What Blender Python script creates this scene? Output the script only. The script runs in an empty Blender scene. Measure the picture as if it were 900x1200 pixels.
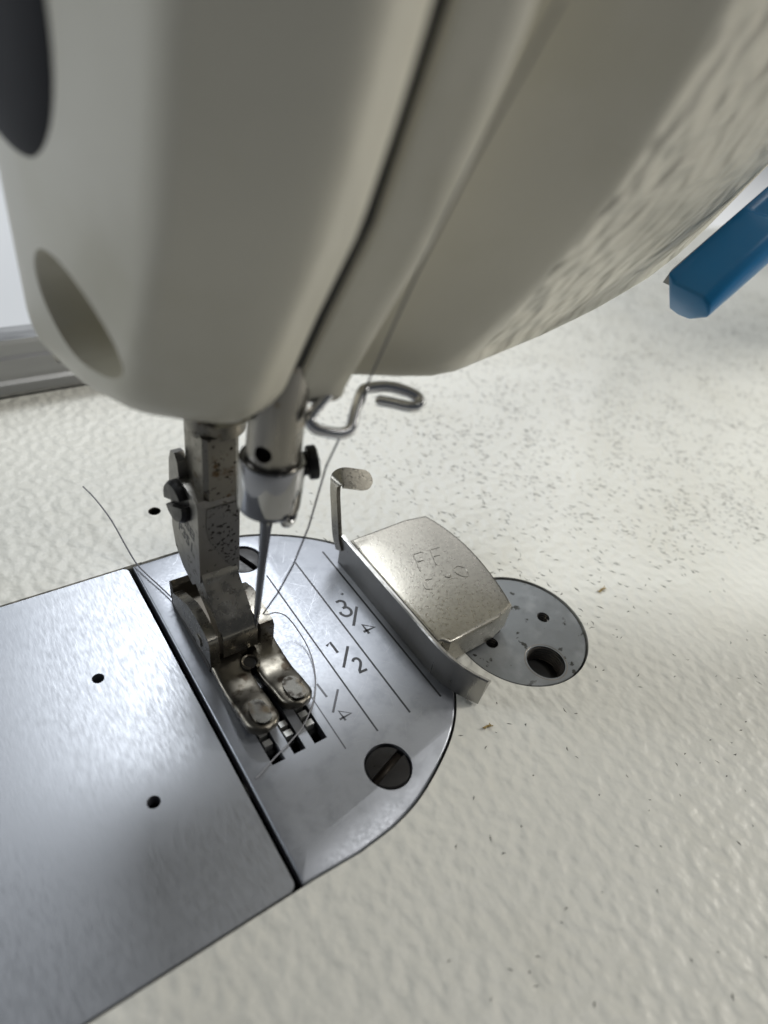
import bpy, bmesh, math, random
from mathutils import Vector, Matrix
import numpy as np

rng = random.Random(7)
S = bpy.context.scene
COL = S.collection
MM = 0.001                      # everything below is written in millimetres

# ------------------------------------------------------------------ camera
R = ((0.81504658, -0.56149376, 0.14291199),
     (-0.27168219, -0.58823156, -0.7616905),
     (0.51174981, 0.58198659, -0.63198397))
cd = bpy.data.cameras.new('camera')
cam = bpy.data.objects.new('camera', cd)
COL.objects.link(cam)
mx = Matrix(((R[0][0], -R[1][0], -R[2][0], -36.6123 * MM),
             (R[0][1], -R[1][1], -R[2][1], -68.7184 * MM),
             (R[0][2], -R[1][2], -R[2][2], 93.3474 * MM),
             (0, 0, 0, 1)))
cam.matrix_world = mx
cd.sensor_fit = 'VERTICAL'
cd.sensor_height = 36.0
cd.sensor_width = 27.0
cd.lens = 36.0 * 783.59 / 1200.0
cd.clip_start = 0.002
cd.clip_end = 50
cd.dof.use_dof = True
cd.dof.focus_distance = 0.117
cd.dof.aperture_fstop = cd.lens / 1.75
S.camera = cam

# ------------------------------------------------------------------ light
w = bpy.data.worlds.new('World')
S.world = w
w.use_nodes = True
w.node_tree.nodes['Background'].inputs[0].default_value = (0.86, 0.92, 1.0, 1)
w.node_tree.nodes['Background'].inputs[1].default_value = 0.07


def area(name, loc, target, sx, sy, power, col):
    l = bpy.data.lights.new(name, 'AREA')
    l.shape = 'RECTANGLE'
    l.size, l.size_y, l.energy, l.color = sx, sy, power, col
    o = bpy.data.objects.new(name, l)
    COL.objects.link(o)
    o.location = loc
    o.rotation_euler = (Vector(target) - Vector(loc)).to_track_quat('-Z', 'Y').to_euler()
    return o


area('ceiling_lamp', (0.27, 0.68, 0.90), (0, 0, 0), 0.42, 0.22, 6.8, (0.92, 0.96, 1.0))
area('ceiling_lamp_right', (0.50, -0.30, 1.30), (0.05, 0, 0), 0.3, 0.2, 3.5, (1.0, 0.99, 0.96))
area('fill_light_far', (0.85, 0.95, 0.75), (0.15, 0.05, 0), 0.9, 0.4, 2.2, (0.97, 0.98, 1.0))  # added fill, lifts the arm's shadow on the far right bed
area('window_left', (-0.95, 0.70, 0.46), (0, 0, 0.05), 0.4, 0.3, 5.0, (0.9, 0.95, 1.0))
area('work_lamp_right', (0.74, -0.30, 0.38), (0.02, 0, 0.05), 0.14, 0.10, 3.5, (1.0, 0.97, 0.9))

S.view_settings.view_transform = 'Standard'
S.view_settings.look = 'None'
S.view_settings.gamma = 1
S.view_settings.use_curve_mapping = False
S.view_settings.exposure = -0.1
S.render.engine = 'CYCLES'
S.cycles.max_bounces = 8
S.cycles.use_denoising = True
S.cycles.denoiser = 'OPENIMAGEDENOISE'
S.cycles.denoising_input_passes = 'RGB_ALBEDO_NORMAL'
S.cycles.denoising_prefilter = 'ACCURATE'
S.cycles.caustics_reflective = False
S.cycles.caustics_refractive = False
S.cycles.sample_clamp_indirect = 2.0
S.cycles.sample_clamp_direct = 4.0
S.cycles.use_light_tree = True


# ------------------------------------------------------------------ materials
def mat(name, base, metal=0.0, rough=0.4, var=None, bumps=(), rough_var=None, spots=None, coat=0.0, aniso=0.0,
        stretch=None, spec=0.5):
    """var=(colour2, scale, lo, hi); bumps=[(kind, scale, strength, distance_mm, stretch)]; rough_var=(scale, lo, hi, stretch)"""
    m = bpy.data.materials.new(name)
    m.use_nodes = True
    nt = m.node_tree
    N, L = nt.nodes, nt.links
    b = N['Principled BSDF']
    b.inputs['Base Color'].default_value = (*base, 1)
    b.inputs['Metallic'].default_value = metal
    b.inputs['Roughness'].default_value = rough
    b.inputs['Specular IOR Level'].default_value = spec
    if coat:
        b.inputs['Coat Weight'].default_value = coat
        b.inputs['Coat Roughness'].default_value = 0.12
    tc = N.new('ShaderNodeTexCoord')

    def coords(st):
        if not st:
            return tc.outputs['Object']
        mp = N.new('ShaderNodeMapping')
        mp.inputs['Scale'].default_value = st
        L.new(tc.outputs['Object'], mp.inputs[0])
        return mp.outputs[0]

    def noise(scale, st=None, detail=4, kind='noise', rgh=0.55):
        if kind == 'voronoi':
            n = N.new('ShaderNodeTexVoronoi')
            n.feature = 'SMOOTH_F1'
            n.inputs['Smoothness'].default_value = 0.8
            o = n.outputs['Distance']
        else:
            n = N.new('ShaderNodeTexNoise')
            n.inputs['Detail'].default_value = detail
            n.inputs['Roughness'].default_value = rgh
            o = n.outputs[0]
        n.inputs['Scale'].default_value = scale
        L.new(coords(st), n.inputs['Vector'])
        return o

    def ramp(src, lo, hi):
        r = N.new('ShaderNodeMapRange')
        r.interpolation_type = 'SMOOTHSTEP'
        r.inputs[1].default_value, r.inputs[2].default_value = lo, hi
        L.new(src, r.inputs[0])
        return r.outputs[0]

    colour = None
    layers = ([var] if var else []) + list(spots or [])
    for lay in layers:
        c2, sc, lo, hi = lay[:4]
        st = lay[4] if len(lay) > 4 else None
        f = ramp(noise(sc, st), lo, hi)
        mixn = N.new('ShaderNodeMix')
        mixn.data_type = 'RGBA'
        L.new(f, mixn.inputs[0])
        if colour is None:
            mixn.inputs[6].default_value = (*base, 1)
        else:
            L.new(colour, mixn.inputs[6])
        mixn.inputs[7].default_value = (*c2, 1)
        colour = mixn.outputs[2]
    if colour is not None:
        L.new(colour, b.inputs['Base Color'])
    if rough_var:
        sc, lo, hi = rough_var[:3]
        st = rough_var[3] if len(rough_var) > 3 else None
        r = N.new('ShaderNodeMapRange')
        r.inputs[1].default_value, r.inputs[2].default_value = 0.3, 0.7
        r.inputs[3].default_value, r.inputs[4].default_value = lo, hi
        L.new(noise(sc, st, 6), r.inputs[0])
        L.new(r.outputs[0], b.inputs['Roughness'])
    prev = None
    for bp in bumps:
        kind, sc, strength, dist = bp[:4]
        st = bp[4] if len(bp) > 4 else None
        det = bp[5] if len(bp) > 5 else 3
        bn = N.new('ShaderNodeBump')
        bn.inputs['Strength'].default_value = strength
        bn.inputs['Distance'].default_value = dist * MM
        L.new(noise(sc, st, det, kind), bn.inputs['Height'])
        if prev is not None:
            L.new(prev, bn.inputs['Normal'])
        prev = bn.outputs[0]
    if prev is not None:
        L.new(prev, b.inputs['Normal'])
    return m


PAINT = (0.68, 0.65, 0.55)
M = {}
M['bed'] = mat('bed paint', (0.76, 0.75, 0.685), 0, 0.45, var=((0.72, 0.705, 0.63), 30, 0.45, 0.75), coat=0.45,
               bumps=[('noise', 520, 1.0, 0.45, (1, 0.85, 1), 0.3), ('noise', 1100, 0.6, 0.16, None, 0.5)],
               spots=[((0.64, 0.57, 0.40), 55, 0.72, 0.82)])
M['arm_paint'] = mat('textured arm paint', PAINT, 0, 0.42, bumps=[('noise', 150, 0.7, 1.6, None, 0), ('noise', 340, 0.9, 1.3, None, 0.2)])
M['smooth_paint'] = mat('smooth head paint', PAINT, 0, 0.38, var=((0.64, 0.61, 0.50), 60, 0.45, 0.7),
                        bumps=[('noise', 260, 0.35, 0.25, None, 1), ('noise', 90, 0.3, 0.5, None, 0)])
M['plate'] = mat('ground steel plate', (0.39, 0.405, 0.435), 0.72, 0.40, rough_var=(2600, 0.34, 0.48, (1, 0.2, 1)),
                 bumps=[('noise', 4800, 0.22, 0.03, (1, 0.16, 1), 2), ('noise', 5200, 0.12, 0.02, None, 1)])
M['needle_plate'] = mat('satin steel plate', (0.37, 0.385, 0.42), 0.76, 0.42, rough_var=(1800, 0.37, 0.49),
                        bumps=[('noise', 5200, 0.08, 0.02, None, 1)],
                        var=((0.31, 0.325, 0.355), 300, 0.45, 0.75))
M['chrome'] = mat('polished chrome', (0.36, 0.36, 0.365), 1, 0.08, rough_var=(600, 0.05, 0.12))
M['bar'] = mat('ground bar steel', (0.30, 0.285, 0.255), 1, 0.32, rough_var=(900, 0.24, 0.40, (1, 1, 0.1)),
               spots=[((0.20, 0.15, 0.10), 500, 0.62, 0.74)])
M['worn'] = mat('worn nickel steel', (0.20, 0.187, 0.163), 1, 0.30, rough_var=(700, 0.22, 0.45),
                spots=[((0.06, 0.05, 0.04), 1500, 0.58, 0.66), ((0.12, 0.10, 0.08), 300, 0.55, 0.72)],
                bumps=[('noise', 1700, 0.22, 0.06, None, 3)])
M['pitted'] = mat('pitted nickel steel', (0.23, 0.222, 0.21), 1, 0.38,
                  spots=[((0.03, 0.027, 0.022), 1900, 0.56, 0.62)], bumps=[('noise', 1900, 0.4, 0.07, None, 2)])
M['shank'] = mat('brushed dark nickel', (0.36, 0.34, 0.30), 1, 0.27, rough_var=(500, 0.2, 0.36),
                 spots=[((0.15, 0.12, 0.10), 800, 0.64, 0.74)])
M['toe'] = mat('grimy polished nickel', (0.15, 0.138, 0.115), 1, 0.32, rough_var=(500, 0.26, 0.44),
               spots=[((0.05, 0.04, 0.03), 330, 0.52, 0.64)], bumps=[('noise', 420, 0.2, 0.15, None, 3)])
M['toe_pad'] = mat('bare worn pad', (0.15, 0.145, 0.13), 1, 0.2, spots=[((0.11, 0.088, 0.06), 420, 0.5, 0.7), ((0.04, 0.036, 0.03), 620, 0.52, 0.66)],
                   bumps=[('noise', 420, 0.25, 0.12, None, 1)])
M['nickel'] = mat('satin nickel', (0.36, 0.342, 0.30), 1, 0.3, rough_var=(1500, 0.25, 0.36),
                  bumps=[('noise', 2600, 0.4, 0.05, None, 3)], var=((0.31, 0.295, 0.26), 1400, 0.4, 0.7))
M['nickel_wall'] = mat('brushed nickel wall', (0.42, 0.41, 0.39), 1, 0.36, rough_var=(900, 0.26, 0.46, (1, 1, 0.08)))
M['black'] = mat('black oxide', (0.012, 0.011, 0.011), 0.1, 0.3, spec=0.35, rough_var=(700, 0.26, 0.46),
                 bumps=[('noise', 900, 0.15, 0.08, None, 3)])
M['grime'] = mat('greasy dark metal', (0.055, 0.048, 0.038), 0.7, 0.42, bumps=[('noise', 1200, 0.3, 0.08, None, 3)], spots=[((0.16, 0.13, 0.09), 500, 0.6, 0.72)])
M['slotmetal'] = mat('scuffed slot', (0.06, 0.048, 0.038), 0.5, 0.5)
M['dark'] = mat('recess shade', (0.012, 0.011, 0.010), 0, 0.5)  # near-black that paints the shade inside holes and gaps
M['seam'] = mat('seam shade', (0.02, 0.02, 0.018), 0, 0.6)  # black standing in for shade in the open seam
M['ink'] = mat('engraved black', (0.03, 0.03, 0.035), 0, 0.5)
M['ink_worn'] = mat('engraved worn', (0.10, 0.10, 0.11), 0.5, 0.4)
M['disc'] = mat('grey cover plate', (0.21, 0.22, 0.225), 0.8, 0.5, rough_var=(500, 0.4, 0.6),
                spots=[((0.05, 0.05, 0.045), 420, 0.63, 0.67), ((0.27, 0.28, 0.285), 150, 0.5, 0.7)], bumps=[('noise', 1500, 0.15, 0.05, None, 3)])
M['bore'] = mat('threaded bore', (0.22, 0.20, 0.18), 0.9, 0.35)
M['tooth'] = mat('feed tooth', (0.62, 0.62, 0.60), 1, 0.5)
M['feed'] = mat('feed bar', (0.05, 0.05, 0.05), 0.9, 0.5)
M['blue'] = mat('blue plastic', (0.012, 0.19, 0.44), 0, 0.3)
M['grey_plastic'] = mat('grey bracket', (0.62, 0.62, 0.63), 0.2, 0.4)
M['rubber'] = mat('black rubber', (0.010, 0.010, 0.013), 0, 0.6, spec=0.25)
M['alu'] = mat('scratched aluminium', (0.36, 0.36, 0.36), 1, 0.42, rough_var=(500, 0.34, 0.52, (0.1, 1, 1)),
               bumps=[('noise', 900, 0.25, 0.1, None, 3)])
M['table'] = mat('white laminate', (0.78, 0.79, 0.80), 0, 0.5)
M['thread'] = mat('grey thread', (0.13, 0.13, 0.15), 0, 0.6, bumps=[('noise', 6000, 0.4, 0.05)])
M['thread_light'] = mat('pale grey thread', (0.30, 0.30, 0.32), 0, 0.6)
M['lint'] = mat('dark lint', (0.10, 0.095, 0.08), 0, 0.8)  # covers real lint and the painted shade of paint dimples
M['crumb'] = mat('brown fluff', (0.36, 0.26, 0.10), 0, 0.8)


# ------------------------------------------------------------------ helpers
def root(name, label, cat, loc=(0, 0, 0), group=None):
    o = bpy.data.objects.new(name, None)
    o.empty_display_size = 0.01
    COL.objects.link(o)
    o.location = Vector(loc) * MM
    o['label'] = label
    o['category'] = cat
    if group:
        o['group'] = group
    return o


def world_off(p):
    v = Vector((0, 0, 0))
    while p is not None:
        v += p.location
        p = p.parent
    return v


def link(name, me, m, parent=None, smooth=True):
    o = bpy.data.objects.new(name, me)
    COL.objects.link(o)
    if m is not None:
        me.materials.clear()
        me.materials.append(m)
    if smooth:
        for p in me.polygons:
            p.use_smooth = True
    if parent is not None:
        o.parent = parent
        off = world_off(parent)
        if off.length > 0:
            me.transform(Matrix.Translation(-off))
    return o


def bm_obj(name, bm, m, parent=None, smooth=True, sharp=32):
    """bmesh in millimetres -> one mesh object"""
    bmesh.ops.recalc_face_normals(bm, faces=bm.faces)
    if smooth and sharp:
        a = math.radians(sharp)
        for e in bm.edges:
            if len(e.link_faces) == 2 and e.calc_face_angle(0) > a:
                e.smooth = False
    me = bpy.data.meshes.new(name)
    bm.to_mesh(me)
    bm.free()
    me.transform(Matrix.Scale(MM, 4))
    return link(name, me, m, parent, smooth)


def prism(bm, pts, z0, z1, bev=0, seg=2, fr=None):
    """extrude polygon pts (x,y) from z0 to z1; fr maps (x,y,z)->(X,Y,Z); bev bevels every edge of it"""
    f = fr or (lambda x, y, z: (x, y, z))
    b = bmesh.new()
    lo = [b.verts.new((x, y, z0)) for x, y in pts]
    hi = [b.verts.new((x, y, z1)) for x, y in pts]
    n = len(pts)
    b.faces.new(hi)
    b.faces.new(lo[::-1])
    for i in range(n):
        b.faces.new((lo[i], lo[(i + 1) % n], hi[(i + 1) % n], hi[i]))
    if bev:
        ed = [e for e in b.edges if e.calc_face_angle(0) > math.radians(28)]
        bmesh.ops.bevel(b, geom=ed, offset=bev, segments=seg, profile=0.5, affect='EDGES', clamp_overlap=True)
    for v in b.verts:
        v.co = f(*v.co)
    merge(bm, b)


def merge(bm, b):
    me = bpy.data.meshes.new('tmp')
    b.to_mesh(me)
    b.free()
    bm.from_mesh(me)
    bpy.data.meshes.remove(me)


def frame(p0, p1):
    d = (Vector(p1) - Vector(p0)).normalized()
    return d.to_track_quat('Z', 'Y').to_matrix()


def cyl(bm, p0, p1, r0, r1=None, n=40, bev=0.0, seg=2):
    r1 = r0 if r1 is None else r1
    b = bmesh.new()
    h = (Vector(p1) - Vector(p0)).length
    bmesh.ops.create_cone(b, cap_ends=True, segments=n, radius1=r0, radius2=r1, depth=h,
                          matrix=Matrix.Translation((0, 0, h / 2)))
    if bev:
        ed = [e for e in b.edges if e.calc_face_angle(0) > math.radians(40)]
        bmesh.ops.bevel(b, geom=ed, offset=bev, segments=seg, profile=0.5, affect='EDGES')
    mat4 = frame(p0, p1).to_4x4()
    bmesh.ops.transform(b, matrix=Matrix.Translation(Vector(p0)) @ mat4, verts=b.verts)
    merge(bm, b)


def lathe(bm, prof, p0, p1, n=48):
    """prof [(r, t)] with t along p0->p1 in mm"""
    q = frame(p0, p1)
    o = Vector(p0)
    rings = []
    for r, t in prof:
        if r <= 1e-6:
            rings.append([bm.verts.new(o + q @ Vector((0, 0, t)))])
        else:
            rings.append([bm.verts.new(o + q @ Vector((r * math.cos(2 * math.pi * i / n), r * math.sin(2 * math.pi * i / n), t))) for i in range(n)])
    for a, b in zip(rings, rings[1:]):
        for i in range(n):
            j = (i + 1) % n
            if len(a) == 1 and len(b) == 1:
                continue
            if len(a) == 1:
                bm.faces.new((a[0], b[j], b[i]))
            elif len(b) == 1:
                bm.faces.new((a[i], a[j], b[0]))
            else:
                bm.faces.new((a[i], a[j], b[j], b[i]))


def catmull(pts, k=8):
    P = [Vector(p) for p in pts]
    P = [2 * P[0] - P[1]] + P + [2 * P[-1] - P[-2]]
    out = []
    for i in range(1, len(P) - 2):
        for j in range(k):
            t = j / k
            a, b, c, d = P[i - 1], P[i], P[i + 1], P[i + 2]
            out.append(0.5 * ((2 * b) + (c - a) * t + (2 * a - 5 * b + 4 * c - d) * t * t + (3 * b - a - 3 * c + d) * t ** 3))
    out.append(P[-2])
    return out


def tube(bm, pts, r, n=8, caps=True, round_end=False):
    P = [Vector(p) for p in pts]
    rings = []
    T = (P[1] - P[0]).normalized()
    up = Vector((0, 0, 1)) if abs(T.z) < 0.9 else Vector((1, 0, 0))
    u = T.cross(up).normalized()
    rr = [r] * len(P)
    if round_end:
        for k in (0, -1):
            rr[k] = r * 0.45
    for i, p in enumerate(P):
        t = (P[min(i + 1, len(P) - 1)] - P[max(i - 1, 0)]).normalized()
        u = (u - t * u.dot(t)).normalized()
        v = t.cross(u)
        rings.append([bm.verts.new(p + (u * math.cos(2 * math.pi * k / n) + v * math.sin(2 * math.pi * k / n)) * rr[i]) for k in range(n)])
    for a, b in zip(rings, rings[1:]):
        for k in range(n):
            bm.faces.new((a[k], a[(k + 1) % n], b[(k + 1) % n], b[k]))
    if caps:
        bm.faces.new(rings[0][::-1])
        bm.faces.new(rings[-1])


def loft(bm, secs, caps=True, closed=True):
    rings = [[bm.verts.new(p) for p in s] for s in secs]
    n = len(rings[0])
    for a, b in zip(rings, rings[1:]):
        for i in range(n if closed else n - 1):
            bm.faces.new((a[i], a[(i + 1) % n], b[(i + 1) % n], b[i]))
    if caps:
        bm.faces.new(rings[0][::-1])
        bm.faces.new(rings[-1])
    return rings


def cut(o, cutters):
    """boolean every cutter bmesh out of o (mm), then bake"""
    tmp = []
    off = world_off(o)
    for b in cutters:
        bmesh.ops.recalc_face_normals(b, faces=b.faces)
        me = bpy.data.meshes.new('c')
        b.to_mesh(me)
        b.free()
        me.transform(Matrix.Scale(MM, 4))
        me.transform(Matrix.Translation(-off))
        c = bpy.data.objects.new('c', me)
        c.location = off
        COL.objects.link(c)
        tmp.append(c)
        md = o.modifiers.new('b', 'BOOLEAN')
        md.operation = 'DIFFERENCE'
        md.solver = 'EXACT'
        md.object = c
    bpy.context.view_layer.update()
    dg = bpy.context.evaluated_depsgraph_get()
    me = bpy.data.meshes.new_from_object(o.evaluated_get(dg))
    o.modifiers.clear()
    old = o.data
    nm = old.name
    m = old.materials[0]
    o.data = me
    bpy.data.meshes.remove(old)
    me.name = nm
    me.materials.clear()
    me.materials.append(m)
    for p in me.polygons:
        p.material_index = 0
    bm = bmesh.new()
    bm.from_mesh(me)
    a = math.radians(30)
    for e in bm.edges:
        e.smooth = not (len(e.link_faces) == 2 and e.calc_face_angle(0) > a)
    for f in bm.faces:
        f.smooth = True
    bm.to_mesh(me)
    bm.free()
    for c in tmp:
        d = c.data
        bpy.data.objects.remove(c)
        bpy.data.meshes.remove(d)


def C_cyl(x, y, z0, z1, r, n=40):
    b = bmesh.new()
    cyl(b, (x, y, z0), (x, y, z1), r, n=n)
    return b


def C_box(x0, x1, y0, y1, z0, z1):
    b = bmesh.new()
    prism(b, [(x0, y0), (x1, y0), (x1, y1), (x0, y1)], z0, z1)
    return b


def circ(cx, cy, r, n, a0=0, a1=2 * math.pi, end=True):
    m = n if end else n - 1
    return [(cx + r * math.cos(a0 + (a1 - a0) * i / m), cy + r * math.sin(a0 + (a1 - a0) * i / m)) for i in range(n)]


# ------------------------------------------------------------------ the machine
MACH = root('sewing_machine', 'cream white industrial lockstitch sewing machine with steel plates and blue reverse lever', 'sewing machine')

PC, PR = (-3.27, -7.81), 33.2       # needle plate circle
PX = -13.75                          # its straight edge


D_PTS = [(2.0, 24.3), (6.2, 23.7), (10.4, 22.4), (15.2, 20.0), (20.0, 16.7), (24.2, 12.6), (27.5, 7.0), (29.5, 0.0), (30.0, -8.0), (28.9, -15.2), (26.2, -22.0),
         (22.0, -28.6), (16.8, -33.6), (8.65, -38.1), (2.0, -40.2), (-5.0, -40.9)]


def d_outline(grow=0.0):
    c = [(p.x, p.y) for p in catmull([(x, y, 0) for x, y in D_PTS], 5)]
    P = [(PX, 24.3)] + c + [(PX, -40.6)]
    if grow:
        Q = []
        for x, y in P:
            v = Vector((x - 2, y + 8))
            v = v * (1 + grow / v.length)
            Q.append((v.x + 2, v.y - 8))
        Q[0] = (PX - grow, 24.3 + grow)
        Q[-1] = (PX - grow, -40.6 - grow)
        P = Q
    return P


# --- bed
bm = bmesh.new()
prism(bm, [(-80, -92), (520, -92), (520, 150), (70, 150), (70, 91), (-80, 91)], -14, 0, 1.2, 3)
bed = bm_obj('bed', bm, M['bed'], MACH)
b1 = bmesh.new()
prism(b1, d_outline(0.35), -10, 5)
b2 = bmesh.new()
prism(b2, [(-90, -41.0), (-12, -41.0), (-12, 24.75), (-90, 24.75)], -10.5, 6)
cut(bed, [b1, b2, C_cyl(43.35, -22.1, -5, 5, 13.35, 64), C_cyl(-4.73, 37.73, -9, 5, 1.25, 28)])
for (nm, x0, x1, y0, y1, z) in (('bed_cavity_floor', -79, 31, -42, 26, -9.9),):
    bm = bmesh.new()
    prism(bm, [(x0, y0), (x1, y0), (x1, y1), (x0, y1)], z - 0.6, z + 0.4)
    bm_obj(nm, bm, M['dark'], MACH)
bm = bmesh.new()
lathe(bm, [(1.3, -0.02), (1.22, -0.25), (1.22, -6), (0, -6)], (-4.73, 37.73, 0), (-4.73, 37.73, 1), 28)
bm_obj('thread_hole_shade', bm, M['dark'], MACH)  # black lining, paints the hole's inner shade

# --- slide plate: lifts out, so it is a thing of its own
SL = root('slide_plate', 'rectangular brushed steel bed slide plate with two small holes', 'cover plate', (-44, -8, -2))
bm = bmesh.new()


def rrect(x0, x1, y0, y1, r, n=6):
    P = []
    for cx, cy, a in ((x1 - r, y1 - r, 0), (x0 + r, y1 - r, 90), (x0 + r, y0 + r, 180), (x1 - r, y0 + r, 270)):
        P += [(cx + r * math.cos(math.radians(a + 90 * i / n)), cy + r * math.sin(math.radians(a + 90 * i / n))) for i in range(n + 1)]
    return P


prism(bm, rrect(-78, -14.75, -40.65, 24.35, 1.0), -2.2, 0, 0.16, 2)
sp = bm_obj('plate', bm, M['plate'], SL)
cut(sp, [C_cyl(-26.49, 2.74, -5, 5, 0.95, 28), C_cyl(-26.18, -20.72, -5, 5, 0.95, 28)])

# --- needle plate
bm = bmesh.new()
b = bmesh.new()
prism(b, d_outline(0), -2.5, 0)
for co, no in (((-10.9, -36.7, 0), (0.02, -math.sin(math.radians(7.5)), math.cos(math.radians(7.5)))),
               ((-12.9, -25.2, 0), None)):
    if no is None:
        d = Vector((-10.9 + 12.9, -36.6 + 25.2, 0)).normalized()
        side = Vector((-d.y, d.x, 0))            # horizontal normal
        if side.x > 0:
            side = -side
        no = (Vector((0, 0, 1)) * math.cos(math.radians(6)) + side * math.sin(math.radians(6)))
    g = b.verts[:] + b.edges[:] + b.faces[:]
    r = bmesh.ops.bisect_plane(b, geom=g, plane_co=co, plane_no=Vector(no), clear_outer=True)
    ed = [e for e in r['geom_cut'] if isinstance(e, bmesh.types.BMEdge)]
    bmesh.ops.holes_fill(b, edges=ed, sides=0)
ed = [e for e in b.edges if len(e.link_faces) == 2 and e.calc_face_angle(0) > math.radians(50) and min(v.co.z for v in e.verts) > -1.6]
bmesh.ops.bevel(b, geom=ed, offset=0.36, segments=3, profile=0.5, affect='EDGES')
merge(bm, b)
NP = bm_obj('needle_plate', bm, M['needle_plate'], MACH)
SLOTS = [(-9.62, -7.5), (-6.02, -4.0), (-2.45, -0.25)]
cut(NP, [C_box(a, c, -24, 13 if i != 1 else -11, -6, 4) for i, (a, c) in enumerate(SLOTS)] +
    [C_box(-9.9, -9.2, 11, 15.2, -6, 4), C_cyl(-5.1, -7.3, -6, 4, 1.0, 24),
     C_cyl(5.4, -32.7, -6, 4, 3.75, 48), C_cyl(5.2, 17.2, -6, 4, 3.75, 48)])


def slot_screw(x, y, ang, z=-0.25, r=3.5):
    bm = bmesh.new()
    lathe(bm, [(r * 0.7, -3), (r, -0.9), (r, -0.25), (r * 0.93, -0.02), (r * 0.6, 0.12), (0, 0.16)], (x, y, z), (x, y, z + 1), 44)
    o = bm_obj('plate_screw', bm, M['black'], NP)
    b = bmesh.new()
    prism(b, [(-6, -0.6), (6, -0.6), (6, 0.6), (-6, 0.6)], z - 1.0, z + 2)
    bmesh.ops.transform(b, matrix=Matrix.Translation((x, y, 0)) @ Matrix.Rotation(ang, 4, 'Z'), verts=b.verts)
    cut(o, [b])
    bm = bmesh.new()
    prism(bm, [(-r * .92, -0.57), (r * .92, -0.57), (r * .92, 0.57), (-r * .92, 0.57)], z - 1.2, z - 0.85)
    bmesh.ops.transform(bm, matrix=Matrix.Translation((x, y, 0)) @ Matrix.Rotation(ang, 4, 'Z'), verts=bm.verts)
    bm_obj('screw_slot', bm, M['slotmetal'], NP)


slot_screw(5.4, -32.7, math.radians(18))
slot_screw(5.2, 17.2, math.radians(110))


def ribbon(bm, pts, wd, z):
    P = [Vector((x, y, z)) for x, y in pts]
    n = len(P)
    A = []
    for i, p in enumerate(P):
        t = (P[min(i + 1, n - 1)] - P[max(i - 1, 0)]).normalized()
        s = Vector((-t.y, t.x, 0)) * wd / 2
        A.append((bm.verts.new(p - s), bm.verts.new(p + s)))
    for a, b in zip(A, A[1:]):
        bm.faces.new((a[0], b[0], b[1], a[1]))


for x, y0, y1, wd, m in ((1.24, -14.5, -27.1, 0.22, 'ink_worn'), (7.29, 11.1, -27.0, 0.30, 'ink'), (13.85, 11.9, -26.8, 0.34, 'ink'), (20.3, 12.1, -26.9, 0.38, 'ink')):
    bm = bmesh.new()
    ribbon(bm, [(x, y0), (x, y1)], wd, 0.012)
    ribbon(bm, circ(x, y0, 0.12, 9, 0, 2 * math.pi), 0.12, 0.016)
    bm_obj('graduation_line', bm, M[m], NP, False)
FR = [
    ('ink', 0.54, [catmull([(15.55, -0.75), (16.45, -0.75), (16.95, -1.4), (16.6, -2.35), (15.9, -2.55)], 5), catmull([(15.9, -2.55), (16.75, -2.75), (17.0, -3.7), (16.5, -4.5), (15.5, -4.5), (14.95, -3.7), (15.0, -3.1)], 5), [(18.5, -3.4), (15.45, -7.05)],
                   [(18.2, -9.75), (16.9, -8.55), (18.35, -6.7), (17.55, -9.85)][0:0] + [(17.0, -9.9), (17.0, -7.6), (18.75, -9.1), (16.3, -9.1)]]),
    ('ink', 0.50, [[(8.75, -8.75), (9.7, -8.3), (9.75, -10.9)], [(12.05, -10.5), (8.96, -14.05)], catmull([(11.0, -13.75), (11.5, -13.35), (12.1, -13.6), (12.1, -14.6), (10.75, -16.2)], 5) + [(12.35, -16.25)]]),
    ('ink_worn', 0.40, [[(2.6, -15.3), (3.3, -14.75), (3.45, -17.7)], [(5.83, -17.3), (2.8, -20.7)], [(3.85, -22.9), (3.75, -20.9), (5.35, -22.2), (3.1, -22.3)]]),
]
for m, wd, strokes in FR:
    bm = bmesh.new()
    for i, s in enumerate(strokes):
        ribbon(bm, [(p[0], p[1]) for p in s], wd, 0.012 + i * 0.002)
    o = bm_obj('engraved_fraction', bm, M[m], NP, False)
bm = bmesh.new()
for a in range(3):
    c, s = math.cos(a * math.pi / 3), math.sin(a * math.pi / 3)
    ribbon(bm, [(17.7 - 0.35 * c, 0.55 - 0.35 * s), (17.7 + 0.35 * c, 0.55 + 0.35 * s)], 0.12, 0.012 + a * 0.002)
bm_obj('engraved_star', bm, M['ink'], NP, False)

# --- fine handling scratches on the two plates
M['scratch'] = mat('bright scratch', (0.46, 0.47, 0.50), 1, 0.34)


def scratches(n, x0, x1, y0, y1, ok, parent, z, seed):
    r = random.Random(seed)
    bm = bmesh.new()
    c = 0
    while c < n:
        x, y, a = r.uniform(x0, x1), r.uniform(y0, y1), r.uniform(0, 2 * math.pi)
        k, ln = r.gauss(0, 0.09), r.choice((1.2, 2, 3, 4.5, 7))
        P = []
        for _ in range(7):
            P.append((x, y))
            x += math.cos(a) * ln / 6
            y += math.sin(a) * ln / 6
            a += k
        if not all(ok(*p) for p in P):
            continue
        ribbon(bm, P, r.choice((0.015, 0.02, 0.035)), z + 0.0005 * (c % 8))
        c += 1
    o = bm_obj('handling_scratches', bm, M['scratch'], parent, False)
    o['kind'] = 'stuff'


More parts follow.
